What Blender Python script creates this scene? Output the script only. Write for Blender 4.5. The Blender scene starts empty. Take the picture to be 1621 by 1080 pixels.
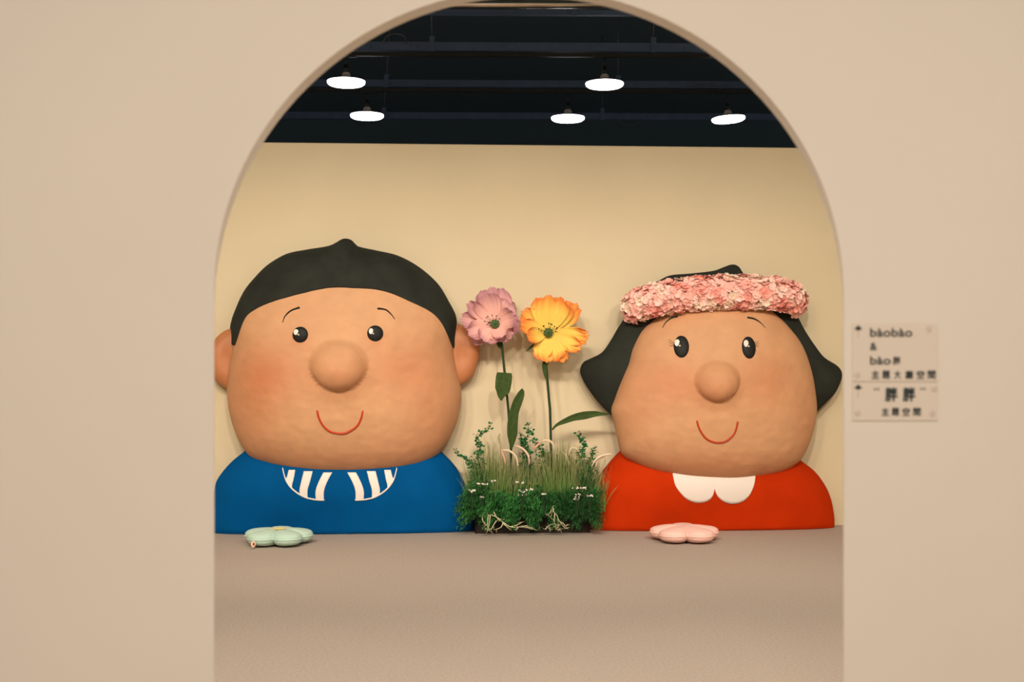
import bpy, bmesh, math, random
from mathutils import Vector, Matrix, noise
random.seed(7)
R = math.radians
SC = bpy.context.scene
COL = SC.collection
F = 2000.0; EYE = 1.36; HOR = 560.0; CX = 810.5

# ---------------------------------------------------------------- camera
cam_d = bpy.data.cameras.new('camera'); cam = bpy.data.objects.new('camera', cam_d); COL.objects.link(cam)
cam.location = (0, 0, EYE); cam.rotation_euler = (R(90), 0, 0)
cam_d.sensor_width = 36; cam_d.lens = F / 1621 * 36; cam_d.shift_y = 20 / 1621
cam_d.dof.use_dof = True; cam_d.dof.focus_distance = 9.35; cam_d.dof.aperture_fstop = 3.2
cam_d.clip_end = 100
SC.camera = cam
# ---------------------------------------------------------------- world, exposure, lights
SC.view_settings.view_transform = 'Standard'; SC.view_settings.look = 'None'
SC.view_settings.exposure = 0.0; SC.view_settings.gamma = 1; SC.view_settings.use_curve_mapping = False
W = bpy.data.worlds.new('hall_air'); SC.world = W; W.use_nodes = True
bg = W.node_tree.nodes['Background']; bg.inputs[0].default_value = (1, .88, .74, 1); bg.inputs[1].default_value = 0.30

def aim(o, target):
    d = Vector(target) - o.location
    o.rotation_euler = d.to_track_quat('-Z', 'Y').to_euler()
def disc_lamp(x, y, power, z=3.72, col=(1, .87, .72)):
    """the hall's disc lamps nearer than those in view, and an added fill row: same height, facing straight down"""
    l = bpy.data.lights.new('hall_and_fill_lamp', 'AREA'); l.shape = 'DISK'; l.size = .33; l.energy = power; l.color = col
    o = bpy.data.objects.new('hall_and_fill_lamp', l); COL.objects.link(o); o.location = (x, y, z); return o
def track_spot(x, tx, power):
    l = bpy.data.lights.new('track_spot', 'SPOT'); l.energy = power; l.spot_size = R(54); l.spot_blend = .9
    l.shadow_soft_size = .14; l.color = (1, .86, .70)
    o = bpy.data.objects.new('track_spot', l); COL.objects.link(o); o.location = (x, 3.7, 3.9); aim(o, (tx, 9.86, .55)); return o
for x, tx in ((-3.0, -2.7), (-1.6, -1.5), (-.4, -.1), (.9, 1.3), (2.6, 2.7)): track_spot(x, tx, 415)
for x in (-2.7, -.9, .9, 2.7):
    disc_lamp(x + .3, 4.65, 42); disc_lamp(x, 6.7, 11)  # weaker farther row is fill, added to brighten a dark floor band
for x in (-1.6, 0.2, 2.0):
    disc_lamp(x, 0.6, 47); disc_lamp(x, -1.0, 47)

# ---------------------------------------------------------------- helpers
def tag(o, label=None, cat=None, group=None, kind=None):
    if label: o['label'] = label
    if cat: o['category'] = cat
    if group: o['group'] = group
    if kind: o['kind'] = kind
    return o
def empty(name, loc=(0, 0, 0), rz=0, **k):
    o = bpy.data.objects.new(name, None); COL.objects.link(o); o.location = loc; o.rotation_euler = (0, 0, rz)
    o.empty_display_size = .1
    return tag(o, **k)
def mesh_obj(name, verts, faces, mat, parent=None, smooth=True, recalc=True, **k):
    me = bpy.data.meshes.new(name); me.from_pydata([tuple(v) for v in verts], [], faces)
    if recalc:
        bm = bmesh.new(); bm.from_mesh(me); bmesh.ops.remove_doubles(bm, verts=bm.verts, dist=1e-6)
        bmesh.ops.recalc_face_normals(bm, faces=bm.faces); bm.to_mesh(me); bm.free()
    me.update()
    if smooth: me.polygons.foreach_set('use_smooth', [True] * len(me.polygons))
    if mat: me.materials.append(mat)
    o = bpy.data.objects.new(name, me); COL.objects.link(o)
    if parent: o.parent = parent
    return tag(o, **k)
class MB:
    def __init__(s): s.v = []; s.f = []
    def add(s, v, f):
        n = len(s.v); s.v += [tuple(p) for p in v]; s.f += [tuple(i + n for i in q) for q in f]
    def box(s, a, b):
        x0, y0, z0 = a; x1, y1, z1 = b
        s.add([(x0,y0,z0),(x1,y0,z0),(x1,y1,z0),(x0,y1,z0),(x0,y0,z1),(x1,y0,z1),(x1,y1,z1),(x0,y1,z1)],
              [(0,3,2,1),(4,5,6,7),(0,1,5,4),(1,2,6,5),(2,3,7,6),(3,0,4,7)])
    def tube(s, pts, rad, n=8, caps=True):
        pts = [Vector(p) for p in pts]; m = len(pts); vs = []; fs = []
        ref = None
        for i, p in enumerate(pts):
            t = (pts[min(i+1, m-1)] - pts[max(i-1, 0)])
            if t.length < 1e-9: t = Vector((0, 0, 1))
            t.normalize()
            if ref is None:
                ref = Vector((0, 1, 0)) if abs(t.y) < .9 else Vector((1, 0, 0))
            a = (ref - t * ref.dot(t)).normalized(); b = t.cross(a); ref = a
            r = rad(i / (m - 1)) if callable(rad) else rad
            for k in range(n):
                q = 2 * math.pi * k / n
                vs.append(p + (a * math.cos(q) + b * math.sin(q)) * r)
        for i in range(m - 1):
            for k in range(n):
                fs.append((i*n+k, i*n+(k+1)%n, (i+1)*n+(k+1)%n, (i+1)*n+k))
        if caps:
            fs.append(tuple(range(n))[::-1]); fs.append(tuple((m-1)*n+k for k in range(n)))
        s.add(vs, fs)
    def lathe(s, prof, n=32, c=(0, 0, 0)):
        vs = []; fs = []
        for r, z in prof:
            for k in range(n):
                q = 2*math.pi*k/n; vs.append((c[0]+r*math.cos(q), c[1]+r*math.sin(q), c[2]+z))
        for i in range(len(prof)-1):
            for k in range(n): fs.append((i*n+k, i*n+(k+1)%n, (i+1)*n+(k+1)%n, (i+1)*n+k))
        s.add(vs, fs)
    def build(s, name, mat, parent=None, smooth=True, recalc=True, **k):
        return mesh_obj(name, s.v, s.f, mat, parent, smooth, recalc, **k)

def lin(c):
    return tuple(((x/255)/12.92 if x/255 <= .04045 else ((x/255+.055)/1.055)**2.4) for x in c)
def mat(name, col, rough=.6, bump=0, bscale=60, var=0, vscale=5, metal=0, spec=.5, col2=None, detail=4, trans=0):
    m = bpy.data.materials.new(name); m.use_nodes = True; nt = m.node_tree; b = nt.nodes['Principled BSDF']
    b.inputs['Base Color'].default_value = (*col, 1); b.inputs['Roughness'].default_value = rough
    b.inputs['Metallic'].default_value = metal; b.inputs['Specular IOR Level'].default_value = spec
    tc = nt.nodes.new('ShaderNodeTexCoord')
    if var or col2:
        n = nt.nodes.new('ShaderNodeTexNoise'); n.inputs['Scale'].default_value = vscale; n.inputs['Detail'].default_value = detail
        nt.links.new(tc.outputs['Object'], n.inputs['Vector'])
        r = nt.nodes.new('ShaderNodeValToRGB'); r.color_ramp.elements[0].position = .3; r.color_ramp.elements[1].position = .7
        c2 = col2 or tuple(x*(1-var) for x in col)
        c1 = col if col2 else tuple(min(1, x*(1+var)) for x in col)
        r.color_ramp.elements[0].color = (*c2, 1); r.color_ramp.elements[1].color = (*c1, 1)
        nt.links.new(n.outputs[0], r.inputs[0]); nt.links.new(r.outputs[0], b.inputs['Base Color'])
    if bump:
        n = nt.nodes.new('ShaderNodeTexNoise'); n.inputs['Scale'].default_value = bscale; n.inputs['Detail'].default_value = 5
        nt.links.new(tc.outputs['Object'], n.inputs['Vector'])
        bp = nt.nodes.new('ShaderNodeBump'); bp.inputs['Strength'].default_value = bump; bp.inputs['Distance'].default_value = .01
        nt.links.new(n.outputs[0], bp.inputs['Height']); nt.links.new(bp.outputs[0], b.inputs['Normal'])
    return m
def emit(name, col, s):
    m = bpy.data.materials.new(name); m.use_nodes = True; nt = m.node_tree
    e = nt.nodes['Principled BSDF']; e.inputs['Base Color'].default_value = (*col, 1)
    e.inputs['Emission Color'].default_value = (*col, 1); e.inputs['Emission Strength'].default_value = s
    return m
def paint_mat(name, rough=.6, bump=.1, bscale=40, var=.05):
    """colour comes from the 'paint' point colour of the mesh, with slight mottling"""
    m = bpy.data.materials.new(name); m.use_nodes = True; nt = m.node_tree; b = nt.nodes['Principled BSDF']
    b.inputs['Roughness'].default_value = rough
    a = nt.nodes.new('ShaderNodeAttribute'); a.attribute_name = 'paint'
    tc = nt.nodes.new('ShaderNodeTexCoord')
    n = nt.nodes.new('ShaderNodeTexNoise'); n.inputs['Scale'].default_value = 9; n.inputs['Detail'].default_value = 6
    nt.links.new(tc.outputs['Object'], n.inputs['Vector'])
    mr = nt.nodes.new('ShaderNodeMapRange'); mr.inputs[1].default_value = .3; mr.inputs[2].default_value = .7
    mr.inputs[3].default_value = 1 - var; mr.inputs[4].default_value = 1 + var
    nt.links.new(n.outputs[0], mr.inputs[0])
    mx = nt.nodes.new('ShaderNodeVectorMath'); mx.operation = 'SCALE'
    nt.links.new(a.outputs['Color'], mx.inputs[0]); nt.links.new(mr.outputs[0], mx.inputs['Scale'])
    nt.links.new(mx.outputs[0], b.inputs['Base Color'])
    n2 = nt.nodes.new('ShaderNodeTexNoise'); n2.inputs['Scale'].default_value = bscale; n2.inputs['Detail'].default_value = 4
    nt.links.new(tc.outputs['Object'], n2.inputs['Vector'])
    bp = nt.nodes.new('ShaderNodeBump'); bp.inputs['Strength'].default_value = bump; bp.inputs['Distance'].default_value = .01
    nt.links.new(n2.outputs[0], bp.inputs['Height']); nt.links.new(bp.outputs[0], b.inputs['Normal'])
    return m
def paint(o, fn):
    at = o.data.color_attributes.new('paint', 'FLOAT_COLOR', 'POINT')
    for i, v in enumerate(o.data.vertices): at.data[i].color = (*fn(v.co), 1)
def lerp3(a, b, t): return tuple(a[i] + (b[i]-a[i])*t for i in range(3))

def at(px, py, Y): return Vector(((px-CX)/F*Y, Y, EYE + (HOR-py)/F*Y))
def ray(px, py): return Vector(((px-CX)/F, 1.0, (HOR-py)/F))
CAMP = Vector((0, 0, EYE))
def catmull(pts, n=8, closed=False):
    m = len(pts); out = []
    for i in range(m if closed else m-1):
        g = (lambda j: pts[j % m]) if closed else (lambda j: pts[max(0, min(m-1, j))])
        p0, p1, p2, p3 = g(i-1), g(i), g(i+1), g(i+2)
        for k in range(n):
            t = k/n
            out.append(tuple(.5*((2*p1[a]) + (-p0[a]+p2[a])*t + (2*p0[a]-5*p1[a]+4*p2[a]-p3[a])*t*t + (-p0[a]+3*p1[a]-3*p2[a]+p3[a])*t**3) for a in range(len(p1))))
    if not closed: out.append(tuple(pts[-1]))
    return out
def resample(pts, n):
    L = [0]
    for a, b in zip(pts, pts[1:]): L.append(L[-1] + math.dist(a, b))
    out = []; j = 0
    for i in range(n):
        d = L[-1]*i/(n-1)
        while j < len(L)-2 and L[j+1] < d: j += 1
        t = 0 if L[j+1] == L[j] else (d-L[j])/(L[j+1]-L[j])
        out.append(tuple(pts[j][a] + (pts[j+1][a]-pts[j][a])*min(1, max(0, t)) for a in range(len(pts[0]))))
    return out

# ---------------------------------------------------------------- materials
M = {}
M['front'] = mat('cream_wall_paint', (.71, .645, .565), .75, .02, 90, .015, 1.5)
M['back'] = mat('sand_wall_paint', (.70, .60, .41), .8, .04, 30, .03, 1.2)
M['ceil'] = mat('navy_ceiling_paint', (.065, .115, .150), .9)
M['beam'] = mat('navy_beam_paint', (.075, .125, .235), .55, .05, 20, .1, 8)
M['rail'] = mat('black_rail', (.02, .02, .018), .4)
M['rod'] = mat('galvanised_rod', (.10, .13, .15), .5, metal=.3)
M['alu'] = mat('aluminium_trim', (.75, .72, .66), .35, metal=.8)
M['lampwhite'] = mat('white_lamp_plastic', (.75, .68, .66), .4)
M['glow'] = emit('lamp_glow', (1, .97, 1), 9)
M['duct'] = mat('brushed_metal_duct', (.62, .55, .48), .22, .04, 8, .1, 6, metal=1)
M['hair'] = mat('black_hair_paint', (.022, .025, .020), .85, .12, 30, .25, 5, spec=.2)
M['black'] = mat('black_gloss_paint', (.012, .013, .012), .55, .05, 60, spec=.2)
M['white'] = mat('white_paint', (.82, .75, .70), .55, .05, 30)
M['redline'] = mat('red_line_paint', (.50, .04, .006), .5)
M['blue'] = mat('blue_painted_plaster', (.000, .082, .27), .8, .12, 25, .12, 3, spec=.05)
M['red'] = mat('red_painted_plaster', (.51, .032, .002), .8, .12, 25, .12, 3, spec=.05)
M['skin'] = paint_mat('skin_painted_plaster', .7, .45, 11, .05)
M['ear'] = mat('ear_shaded_plaster', (.50, .19, .075), .55, .15, 20, .06, 8)  # skin paint darkened, so the head's shade on the ears is in the colour
M['petal'] = paint_mat('petal_fabric', .7, .1, 60, .05)
M['stem'] = mat('dark_green_stem', (.03, .055, .025), .8, .1, 60, .15, 20, spec=.15)
M['leaf'] = mat('dark_green_leaf', (.045, .078, .020), .8, .25, 40, .2, 30, spec=.15)
M['pod'] = mat('green_seed_pod', (.07, .14, .04), .5)
M['grass'] = paint_mat('grass_blade', .6, 0, 60, .12)
M['fern'] = paint_mat('fern_leaf', .6, 0, 60, .2)
M['sprig'] = mat('bright_green_leaf', (.02, .16, .045), .75, 0, 1, .35, 25, spec=.2)
M['plume'] = paint_mat('plume_fluff', .9, .5, 250, .1)
M['root'] = mat('pale_dry_root', (.62, .58, .36), .8, .2, 80, .2, 30)
M['planter'] = mat('dark_brown_planter', (.022, .015, .011), .85, .1, 40, .3, 12)
M['mint'] = mat('mint_plush', (.50, .69, .60), .95, .35, 160, .04, 8)
M['pinkplush'] = mat('pink_plush', (.92, .58, .52), .95, .35, 160, .03, 8)
M['yellow'] = mat('yellow_patch', (.85, .74, .28), .9)
M['tagm'] = mat('peach_tag', (.85, .58, .45), .7)
M['tagd'] = mat('brown_tag_print', (.35, .10, .04), .7)
M['sign'] = mat('sign_board', (.70, .61, .52), .4)
M['signink'] = mat('dark_sign_ink', (.018, .028, .03), .6)
M['signfaint'] = mat('faint_sign_mark', (.60, .50, .43), .5)
for i, c in enumerate([(.93, .47, .41), (.95, .56, .49), (.93, .74, .60), (.92, .38, .32), (.95, .62, .56)]):
    M['fl%d' % i] = mat('floret_pink_%d' % i, c, .8, 0, 1, .06, 20)
# carpet
m = mat('grey_brown_carpet', (.46, .39, .335), .95, .5, 350, .13, 70, detail=12)
M['carpet'] = m
nt = m.node_tree

# ---------------------------------------------------------------- setting
TH = R(3.5); WY = 9.86
UW = Vector((math.cos(TH), math.sin(TH), 0)); NW = Vector((-math.sin(TH), math.cos(TH), 0))   # along wall, into wall
def wall_local(origin): return Matrix.Translation(origin) @ Matrix.Rotation(TH, 4, 'Z')

b = MB(); b.box((-9, -4, -.1), (9, 19, 0)); b.build('floor', M['carpet'], smooth=False, kind='structure')
b = MB(); b.box((-9, -4, 4.95), (9, 19, 5.05)); b.build('ceiling', M['ceil'], smooth=False, kind='structure')
b = MB(); b.box((-9, 18.9, 0), (9, 19, 4.95)); b.build('wall_far', M['ceil'], smooth=False, kind='structure')
b = MB(); b.box((-4.4, 0, 0), (4.4, .1, 2.98)); o = b.build('wall_back', M['back'], smooth=False, kind='structure')
o.location = (0, WY, 0); o.rotation_euler.z = TH
b = MB(); b.box((-4.4, -.004, 2.98), (4.4, .104, 2.988)); o = b.build('trim_1', M['back'], smooth=False, kind='structure')
o.location = (0, WY, 0); o.rotation_euler.z = TH
for s, n in ((-1, 'wall_left'), (1, 'wall_right')):
    b = MB(); b.box((s*4.35-.05, 3.25, 0), (s*4.35+.05, 9.6 if s < 0 else 10.1, 2.98)); b.build(n, M['back'], smooth=False, kind='structure')

# front wall with the arch: front face at YF, rear face at YR
YF = 3.2; YR = 3.30
def prof(cx, a, cy, Rr, Y, n=64):
    pts = []
    pts.append(at(cx-a, 560+1.36*F/Y, Y))
    for i in range(n+1):
        q = math.pi*(1-i/n); pts.append(at(cx+a*math.cos(q), cy-Rr*math.sin(q), Y))
    pts.append(at(cx+a, 560+1.36*F/Y, Y)); return pts
pf = prof(837, 499, 469, 487, YF); pr = prof(837, 497.5, 491, 496, YR)
def wall_face(p, Y):
    """ring of outer points matched to the profile, forming a quad strip (a wall with a hole)"""
    n = len(p); outer = []
    X = 4.4; Z = 3.1
    c = Vector((p[0].x/2+p[-1].x/2, Y, 1.4))
    for i, q in enumerate(p):
        if i == 0: outer.append(Vector((-X, Y, 0))); continue
        if i == n-1: outer.append(Vector((X, Y, 0))); continue
        d = q - c; tx = X/abs(d.x) if abs(d.x) > 1e-6 else 1e9; tz = (Z-c.z)/d.z if d.z > 1e-6 else 1e9
        t = min(tx, tz); outer.append(c + d*t)
    return outer
of, orr = wall_face(pf, YF), wall_face(pr, YR)
n = len(pf); V = pf + pr + of + orr; Fc = []
for i in range(n-1):
    Fc += [(i, i+1, n+i+1, n+i), (i, 2*n+i, 2*n+i+1, i+1), (n+i, n+i+1, 3*n+i+1, 3*n+i), (2*n+i, 3*n+i, 3*n+i+1, 2*n+i+1)]
o = mesh_obj('wall_front', V, Fc, M['front'], smooth=False, kind='structure')

# ---------------------------------------------------------------- ceiling beams, rails, hangers
BT = R(1.2)
def beam(Y, px0, desc, rail, hangers, zt=4.07, h=.075, holes=()):
    e = empty('strut_beam', (0, Y, 0), BT, label=desc, cat='beam', group='navy strut beams under the ceiling')
    b = MB(); b.box((-7, 0, zt-h), (7, .05, zt)); b.box((-7, -.006, zt-.008), (7, .002, zt)); b.box((-7, -.006, zt-h), (7, .002, zt-h+.006)); b.build('channel', M['beam'], e, smooth=False)
    if rail:
        b = MB(); b.box((-7, .005, zt-h-.045), (7, .045, zt-h-.012)); b.build('light_rail', M['rail'], e, smooth=False)
    for px, dx in hangers:
        x = (px-CX)/F*Y
        b = MB(); b.box((x-.022, -.014, zt-h-.008), (x+.022, -.002, zt+.05)); b.box((x-.022, -.002, zt+.038), (x+.03, .055, zt+.05)); b.build('clamp', M['beam'], e, smooth=False)
        b = MB(); b.tube([(x, .02, zt+.045), (x+dx, .02, 4.95)], .006, 6); b.build('hanging_rod', M['rod'], e)
    for px in holes:
        x = (px-CX)/F*Y
        b = MB(); b.lathe([(0, 0), (.006, 0), (.006, .002), (0, .002)], 10)
        q = b.build('bolt_hole', M['rail'], e); q.rotation_euler.x = R(90); q.location = (x, -.0005, zt-.04)
    return e
b1 = beam(11.0, 0, 'nearest long navy strut beam with cable loop above it', True, ((684, -.03), (1035, .03)), holes=(588, 651, 661, 1085))
b2 = beam(12.52, 0, 'middle navy strut beam crossing behind the two nearer pendant lamps', True, ((612, .06), (979, 0)), h=.07, holes=(618, 678, 1090, 1150))
b3 = beam(14.2, 0, 'farthest navy strut beam behind the three lower pendant lamps', False, ((608, .08), (954, 0)), h=.075, holes=(617, 973, 1025))
b4 = beam(9.96, 0, 'faint dark strut beam high under the arch top', False, ((909, 0),), h=.035)
def wire(px, Y, name='cable', parent=None):
    pts = [(p[0], p[1]) for p in px]
    c = [Vector((at(x, y, Y).x, 0, at(x, y, Y).z)) for x, y in catmull(pts, 6)]
    b = MB(); b.tube([(p.x, -.012, p.z) for p in c], .006, 6); return b.build(name, M['rod'], parent)
def tagw(o, l, Y):
    o.location.y = Y; tag(o, l, 'cable'); return o
wire([(606, 71), (612, 60), (625, 55), (637, 57), (643, 63), (642, 72)], 11.0, parent=b1)
wire([(1095, 139), (1108, 133), (1122, 132), (1135, 135), (1143, 140)], 12.52, parent=b2)
wire([(975, 188), (985, 195), (995, 198), (1006, 197), (1013, 190)], 14.2, parent=b3)
b = MB(); b.tube([at(560, -6, 9.3), at(968, -4, 9.36)], .085, 32); o = b.build('metal_duct', M['duct'], label='shiny brushed metal duct just visible at the very top of the arch', cat='duct')
b = MB(); b.tube([at(560, 6, 9.21), at(966, 6, 9.27)], .024, 12); o2 = b.build('edge_bar', M['duct'], o, label='bright rim along the duct underside')
for px in (640, 760, 870):
    b = MB(); p = at(px, -20, 9.32); b.tube([p, (p.x, p.y, 4.95)], .006, 6); b.build('hanging_rod', M['rod'], o)

def pendant(px, py, Y, label, tilt=0, zr=3.975, wid=.335):
    p = at(px, py, Y); e = empty('pendant_lamp', p, 0, label=label, cat='lamp', group='white disc pendant lamps')
    e.rotation_euler.y = tilt
    r = wid/2
    b = MB(); b.lathe([(0, -.030), (r*.5, -.030), (r*.86, -.026), (r*.965, -.014), (r*.99, 0), (r*.98, .008)], 40); b.build('glowing_disc', M['glow'], e)
    b = MB(); b.lathe([(r*.98, .008), (r*.94, .016), (r*.45, .028), (.045, .038), (.034, .075), (.026, .085), (0, .085)], 40); b.build('housing', M['lampwhite'], e)
    top = zr - p.z
    b = MB(); b.tube([(0, 0, .08), (0, 0, .15)], .018, 12); b.build('lamp_socket', M['rail'], e)
    b = MB(); b.tube([(0, 0, .15), (-math.sin(tilt)*top, 0, top-.02)], .006, 8); b.build('stem', M['rail'], e)
    b = MB(); b.box((-.09, -.02, top-.035), (.09, .02, top-.01)); b.build('rail_adapter', M['rail'], e, smooth=False)
    return e
L1 = pendant(548, 130, 11.0, 'white disc pendant lamp beside the left side of the arch, upper of two')
L2 = pendant(957, 133, 11.0, 'white disc pendant lamp on the right half, higher than the lamps either side')
L3 = pendant(581, 183, 12.52, 'white disc pendant lamp on the left half, lower of two')
L4 = pendant(899, 187, 12.52, 'white disc pendant lamp below the nearer lamp, middle of the lower row')
L5 = pendant(1153, 188, 12.52, 'slightly tilted white disc pendant lamp at the far right', R(-4))

# ---------------------------------------------------------------- inflated plaster shapes
class Star:
    """star shaped inflated form about a local centre; x along the wall, z up, front towards -y"""
    def __init__(s, root, pxpts, pxc, D, p=2.4, y0=0.0, back=.1, smooth=8, closed=True, bump=None):
        s.root = root; s.M = root.matrix_basis.copy(); s.Mi = s.M.inverted(); s.D = D; s.p = p; s.y0 = y0; s.back = back; s.bump = bump
        pts = catmull(pxpts, smooth, closed)
        loc = [s.plane(x, y, y0) for x, y in pts]; s.c = s.plane(*pxc, y0)
        s.out = loc
        ang = sorted(((math.atan2(z-s.c[1], x-s.c[0])) % (2*math.pi), math.hypot(x-s.c[0], z-s.c[1])) for x, z in loc)
        s.A = [a for a, _ in ang]; s.Rr = [r for _, r in ang]
        N = 180; raw = [s.r(2*math.pi*i/N) for i in range(N)]; wd = 13
        s.sm = [sum(raw[(i+d) % N]*(1-abs(d)/(wd+1)) for d in range(-wd, wd+1))/(wd+1) for i in range(N)]
    def plane(s, px, py, y):
        o = s.Mi @ CAMP; d = s.Mi.to_3x3() @ ray(px, py); t = (y-o.y)/d.y; q = o + d*t; return (q.x, q.z)
    def r(s, a):
        import bisect
        a %= 2*math.pi; i = bisect.bisect(s.A, a); n = len(s.A)
        a0 = s.A[i-1] - (2*math.pi if i == 0 else 0); a1 = s.A[i % n] + (2*math.pi if i == n else 0)
        t = 0 if a1 == a0 else (a-a0)/(a1-a0); return s.Rr[i-1]*(1-t) + s.Rr[i % n]*t
    def rb(s, a, q):
        a %= 2*math.pi; f = a/(2*math.pi)*180; i = int(f); u = f-i; rs = s.sm[i % 180]*(1-u)+s.sm[(i+1) % 180]*u
        w = min(1, max(0, (q-.35)/.65)); w = w*w*(3-2*w); return rs*(1-w)+s.r(a)*w
    def S(s, x, z):
        dx, dz = x-s.c[0], z-s.c[1]; r = s.r(math.atan2(dz, dx)); a_ = math.atan2(dz, dx); h_ = math.hypot(dx, dz); q = min(1, h_/r)
        for _ in range(3): q = min(1, h_/s.rb(a_, q))
        d = s.D*math.sqrt(max(0, 1-q**s.p))
        if s.bump: d += s.bump(x, z)*min(1, (1-q)*8)
        return d - s.y0
    def lump(s, x, z, q, k):
        return k*(noise.noise(Vector((x*5, z*5, 3))) + .45*noise.noise(Vector((x*14, z*20, 7))))*min(1, (1-q)*6)
    def hit(s, px, py):
        o = s.Mi @ CAMP; dr = s.Mi.to_3x3() @ ray(px, py); y = s.y0 - s.D*.8
        for _ in range(14):
            t = (y-o.y)/dr.y; q = o + dr*t; y = y*.4 + (-s.S(q.x, q.z))*.6
        t = (y-o.y)/dr.y; return o + dr*t
    def mesh(s, name, mat, parent, rings=90, segs=300, lump=.007, **k):
        V = [(s.c[0], -s.S(*s.c), s.c[1])]; Fc = []
        rows = []
        for i in range(1, rings+1):
            q = math.sin(math.pi/2*i/rings); row = []
            for j in range(segs):
                a = 2*math.pi*j/segs; r = s.rb(a, q)*q; x = s.c[0]+r*math.cos(a); z = s.c[1]+r*math.sin(a)
                d = s.S(x, z); d += s.lump(x, z, q, lump)
                row.append(len(V)); V.append((x, -d, z))
            rows.append(row)
        for i in (1, 2, 3, 4, 5, 6):
            q = math.cos(math.pi/2*i/6); row = []
            for j in range(segs):
                a = 2*math.pi*j/segs; r = s.r(a)*(.6+.4*q)
                row.append(len(V)); V.append((s.c[0]+r*math.cos(a), s.y0+s.back*math.sin(math.pi/2*i/6), s.c[1]+r*math.sin(a)))
            rows.append(row)
        for j in range(segs): Fc.append((0, rows[0][j], rows[0][(j+1) % segs]))
        for A, B in zip(rows, rows[1:]):
            for j in range(segs): Fc.append((A[j], B[j], B[(j+1) % segs], A[(j+1) % segs]))
        Fc.append(tuple(rows[-1]))
        return mesh_obj(name, V, Fc, mat, parent, **k)
def half_body(root, S, name, mat, parent, rings=40, segs=120, **k):
    V = []; rows = []
    for i in range(0, rings+1):
        q = math.sin(math.pi/2*i/rings); row = []
        for j in range(segs+1):
            a = math.pi*j/segs; r = S.r(a)*q; x = S.c[0]+r*math.cos(a); z = S.c[1]+r*math.sin(a)
            d = S.S(x, z)+.004*noise.noise(Vector((x*4, z*4, 9)))
            if z < .03: d -= (1-z/.03)**2*.012
            row.append(len(V)); V.append((x, -d, max(.003, z)))
        rows.append(row)
    row = []
    for j in range(segs+1):
        a = math.pi*j/segs; r = S.r(a); row.append(len(V)); V.append((S.c[0]+r*math.cos(a), S.y0+S.back, max(.003, S.c[1]+r*math.sin(a))))
    rows.append(row); Fc = []
    for A, B in zip(rows, rows[1:]):
        for j in range(segs): Fc.append((A[j], B[j], B[j+1], A[j+1]))
    return mesh_obj(name, V, Fc, mat, parent, **k)
def surf_line(S, pts, w0, w1, name, mat, parent, off=.001, n=28, flat=False, **k):
    c = resample(catmull(pts, 8), n)
    P = [S.hit(x, y) + Vector((0, -off, 0)) for x, y in c]
    b = MB(); b.tube(P, lambda t: w0+(w1-w0)*t, 8); return b.build(name, mat, parent, **k)
def ellipsoid(name, mat, parent, c, r, seg=32, ring=20, **k):
    V = []; Fc = []
    for i in range(ring+1):
        f = math.pi*i/ring
        for j in range(seg):
            q = 2*math.pi*j/seg; V.append((c[0]+r[0]*math.sin(f)*math.cos(q), c[1]+r[1]*math.sin(f)*math.sin(q), c[2]+r[2]*math.cos(f)))
    for i in range(ring):
        for j in range(seg): Fc.append((i*seg+j, i*seg+(j+1) % seg, (i+1)*seg+(j+1) % seg, (i+1)*seg+j))
    return mesh_obj(name, V, Fc, mat, parent, **k)
def normal_of(S, p):
    e = .01; dx = (S.S(p.x+e, p.z)-S.S(p.x-e, p.z))/(2*e); dz = (S.S(p.x, p.z+e)-S.S(p.x, p.z-e))/(2*e)
    return Vector((-dx, -1, -dz)).normalized()
def patch(S, cols, name, mat, parent, off=.003, n=14, **k):
    """surface patch between px curve pairs: cols = [(top px, bottom px), ...]"""
    V = []; Fc = []
    for a, b_ in cols:
        for i in range(n+1):
            t = i/n; p = S.hit(a[0]+(b_[0]-a[0])*t, a[1]+(b_[1]-a[1])*t); V.append(p + Vector((0, -off, 0)))
    m = len(V)
    for c in range(len(cols)-1):
        for i in range(n): q = c*(n+1)+i; Fc.append((q, q+1, q+n+2, q+n+1))
    o = mesh_obj(name, V, Fc, mat, parent, **k)
    md = o.modifiers.new('thick', 'SOLIDIFY'); md.thickness = .003; md.offset = 0
    return o
def eye(S, px, py, rx, ry, hl, parent, fwd=.02):
    p = S.hit(px, py); kx = .00470; n_ = normal_of(S, p)
    e = ellipsoid('eye', M['black'], parent, (0, 0, 0), (rx*kx, fwd, ry*kx))
    e.location = p; rot = Vector((0, -1, 0)).rotation_difference(n_); e.rotation_mode = 'QUATERNION'; e.rotation_quaternion = rot
    for hx, hy, hrx, hry in hl:
        x = (hx-px)*kx; z = -(hy-py)*kx
        y = -fwd*math.sqrt(max(0, 1-(x/(rx*kx))**2-(z/(ry*kx))**2))
        ellipsoid('eye_highlight', M['white'], e, (x, y, z), (hrx*kx, .004, hry*kx), 20, 12)
    return e
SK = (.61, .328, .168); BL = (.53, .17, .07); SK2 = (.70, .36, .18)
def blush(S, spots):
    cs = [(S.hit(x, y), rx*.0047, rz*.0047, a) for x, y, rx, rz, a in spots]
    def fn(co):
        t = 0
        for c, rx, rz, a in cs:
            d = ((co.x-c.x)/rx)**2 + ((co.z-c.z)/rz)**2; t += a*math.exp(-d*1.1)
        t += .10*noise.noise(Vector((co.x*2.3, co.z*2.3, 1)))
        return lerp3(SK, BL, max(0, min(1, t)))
    return fn

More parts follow.
